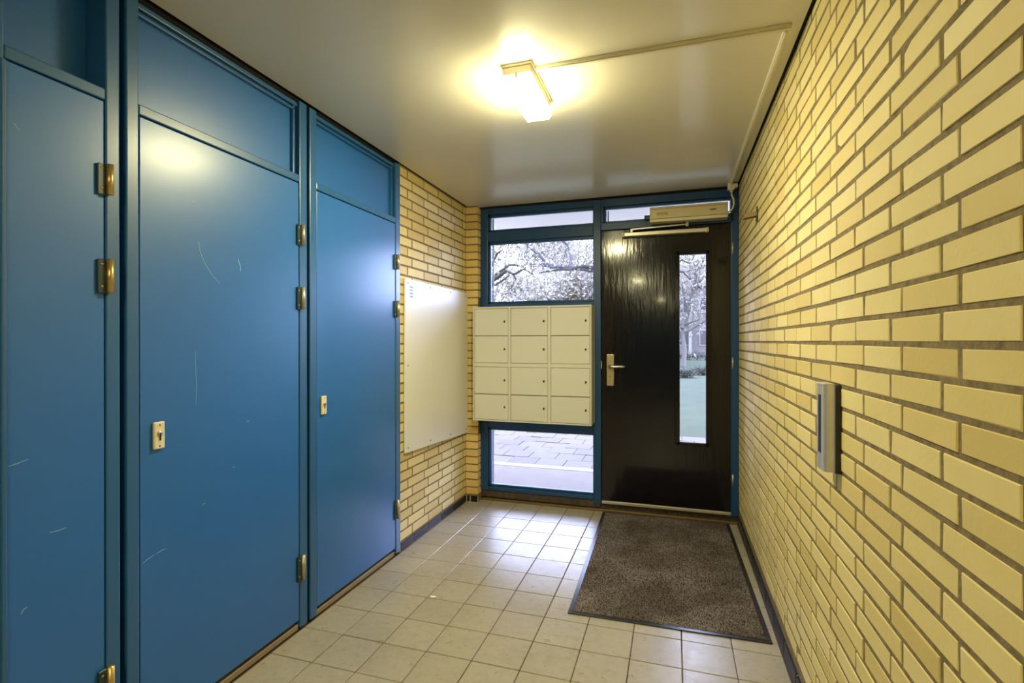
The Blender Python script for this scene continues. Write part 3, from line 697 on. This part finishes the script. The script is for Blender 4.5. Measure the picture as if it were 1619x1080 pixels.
LB = [([(-1.35, 14.2, 3.6), ray(960, 430, 14), ray(936, 424, 13.6), ray(922, 422, 13.4), ray(911, 424, 13.2), ray(900, 427, 13), ray(886, 427, 12.8), ray(866, 430, 12.6), ray(852, 433, 12.5)], .075, .015),
      ([ray(913, 423, 13.2), ray(910, 415, 13.2)], .02, .01),
      ([(-1.35, 14.2, 3.9), ray(1050, 430, 14), ray(1078, 412, 14.2), ray(1090, 418, 14.3)], .05, .015), ([(-1.35, 14.2, 3.7), ray(1060, 432, 14), ray(1080, 431, 14), ray(1092, 444, 14)], .05, .015)]
tree('plane_tree', 'tree with a long dark horizontal branch seen in the side window', (-1.4, 14.2, 0), 5.4, .20, 3.4, 2, 1300, .05, 'bark', LB)
LC = [([ray(1080, 520, 27), ray(1086, 500, 27), ray(1094, 470, 27.4), ray(1100, 440, 27.6), ray(1104, 410, 27.6)], .17, .06), ([ray(1079, 516, 27), ray(1092, 511, 26.6), ray(1106, 506, 26.4)], .07, .03),
      ([ray(1088, 492, 27), ray(1082, 470, 26.8), ray(1078, 450, 26.6)], .08, .03), ([ray(1097, 456, 27.4), ray(1112, 440, 27.2), ray(1126, 432, 27)], .08, .03)]
bx_ = ray(1080, 560, 27)
tree('lawn_tree', 'leafy tree with a forked trunk seen in the tall door glass', (bx_[0], 27, 0), 2.6, .11, 3.6, 3, 10000, .095, 'bark_far', LC)
for k, (x, y, h, c) in enumerate(((-10.6, 30, 4.2, 4.2), (-7.6, 33, 4.6, 4.0), (-5.6, 36, 4.0, 3.8), (-13.5, 38, 5.2, 4.6), (3.4, 40, 4.5, 4.2), (-8.2, 24.5, 1.5, 2.6), (-5.9, 27, 1.4, 2.4))):
    tree('background_tree', ['pale leafy tree far behind, at the left of the side window', 'pale leafy tree far behind, in the middle of the side window', 'slim pale tree far behind, at the right of the side window', 'tall hazy tree furthest left behind the others', 'hazy tree in front of the far house, right of the door glass', 'low spreading pale tree at the lower left of the side window', 'low spreading pale tree in the lower middle of the side window'][k],
         (x, y, 0), h, .13, c, 3, 7000, .10, 'bark_far')
# thin saplings
for k, u in enumerate((888, 902, 910)):
    p0, p1 = ray(u - 1, 470, 24 + k), ray(u - 2 + 2 * k, 425, 24 + k)
    s = thing('sapling', (p0[0], p0[1], 0), ['slender sapling trunk, leftmost of three in the side window', 'slender sapling trunk, middle of three in the side window', 'slender sapling trunk, rightmost of three in the side window'][k], 'tree', 'saplings on the lawn')
    tube('trunk', [(p0[0], p0[1], 0), p0, p1, (p1[0] + .2, p1[1], p1[2] + 1.6)], [.07, .06, .045, .02], 'bark_far', s, 6)
    bm = bmesh.new(); leaves(bm, (p1[0], p1[1], p1[2] + .6), 1.3, 420, .07); from_bm('foliage', bm, 'leaf', s, kind='stuff')
# low shrubs and hedge
for k, (x, y, r_, lab) in enumerate(((.36, 19.0, .32, 'low grey shrub on the lawn, left one in the door glass'), (1.10, 20.6, .34, 'low grey shrub on the lawn, right one in the door glass'))):
    s = thing('low_shrub', (x, y, 0), lab, 'shrub', 'low shrubs on the lawn'); bm = bmesh.new(); leaves(bm, (x, y, .14), r_ * 1.25, 900, .035, .38)
    for v in bm.verts: v.co.z = max(v.co.z, .0)
    from_bm('foliage', bm, 'leaf_dark', s, kind='stuff')
    bm = bmesh.new()
    for i in range(7): add_tube(bm, [(x + random.uniform(-.1, .1), y, 0), (x + random.uniform(-.4, .4), y + random.uniform(-.2, .2), .3)], [.012, .005], 5)
    from_bm('stems', bm, 'bark', s)
hd = thing('hedge', (1.6, 36.5, 0), 'low dark hedge in front of the far house', 'hedge'); bm = bmesh.new()
for i in range(30): leaves(bm, (-6 + i * .5, 36.5, .28), .55, 90, .07, .5)
for v in bm.verts: v.co.z = max(v.co.z, 0)
from_bm('foliage', bm, 'leaf_dark', hd, kind='stuff')
bm = bmesh.new()
for i in range(30): add_tube(bm, [(-6 + i * .5, 36.5, 0), (-6 + i * .5 + .1, 36.5, .4)], [.03, .015], 5)
from_bm('stems', bm, 'bark', hd)
# far house
hb = thing('far_house', (1, 47, 0), 'pale two-storey house across the lawn seen through the door glass', 'building')
box('wall', -8.6, 14, 45, 53, 0, 6.0, 'render_pale', hb, 0)
bm = bmesh.new(); quad_prism(bm, [(44.5, 6.0), (53.5, 6.0), (49, 8.2)], 'x', -9, 14.4); from_bm('roof', bm, 'far_roof', hb)
box('eaves_board', -9, 14.4, 44.45, 44.6, 5.8, 6.1, 'white_trim', hb, 0)
for x in (-7.2, -4.4, -1.6, .75, 2.55, 4.6, 7.4):
    for z in (.9, 3.6):
        f = box('window', x - .55, x + .55, 44.93, 45.02, z, z + 1.35, 'white_trim', hb, 0)
        for s in (-1, 1): box('pane', x + (s - 1) * .24 + .03, x + (s + 1) * .24 - .03, 44.90, 44.94, z + .1, z + 1.25, 'far_glass', f, 0)
box('white_post', 1.18, 1.42, 44.6, 44.95, 0, 4.4, 'white_trim', hb, 0)
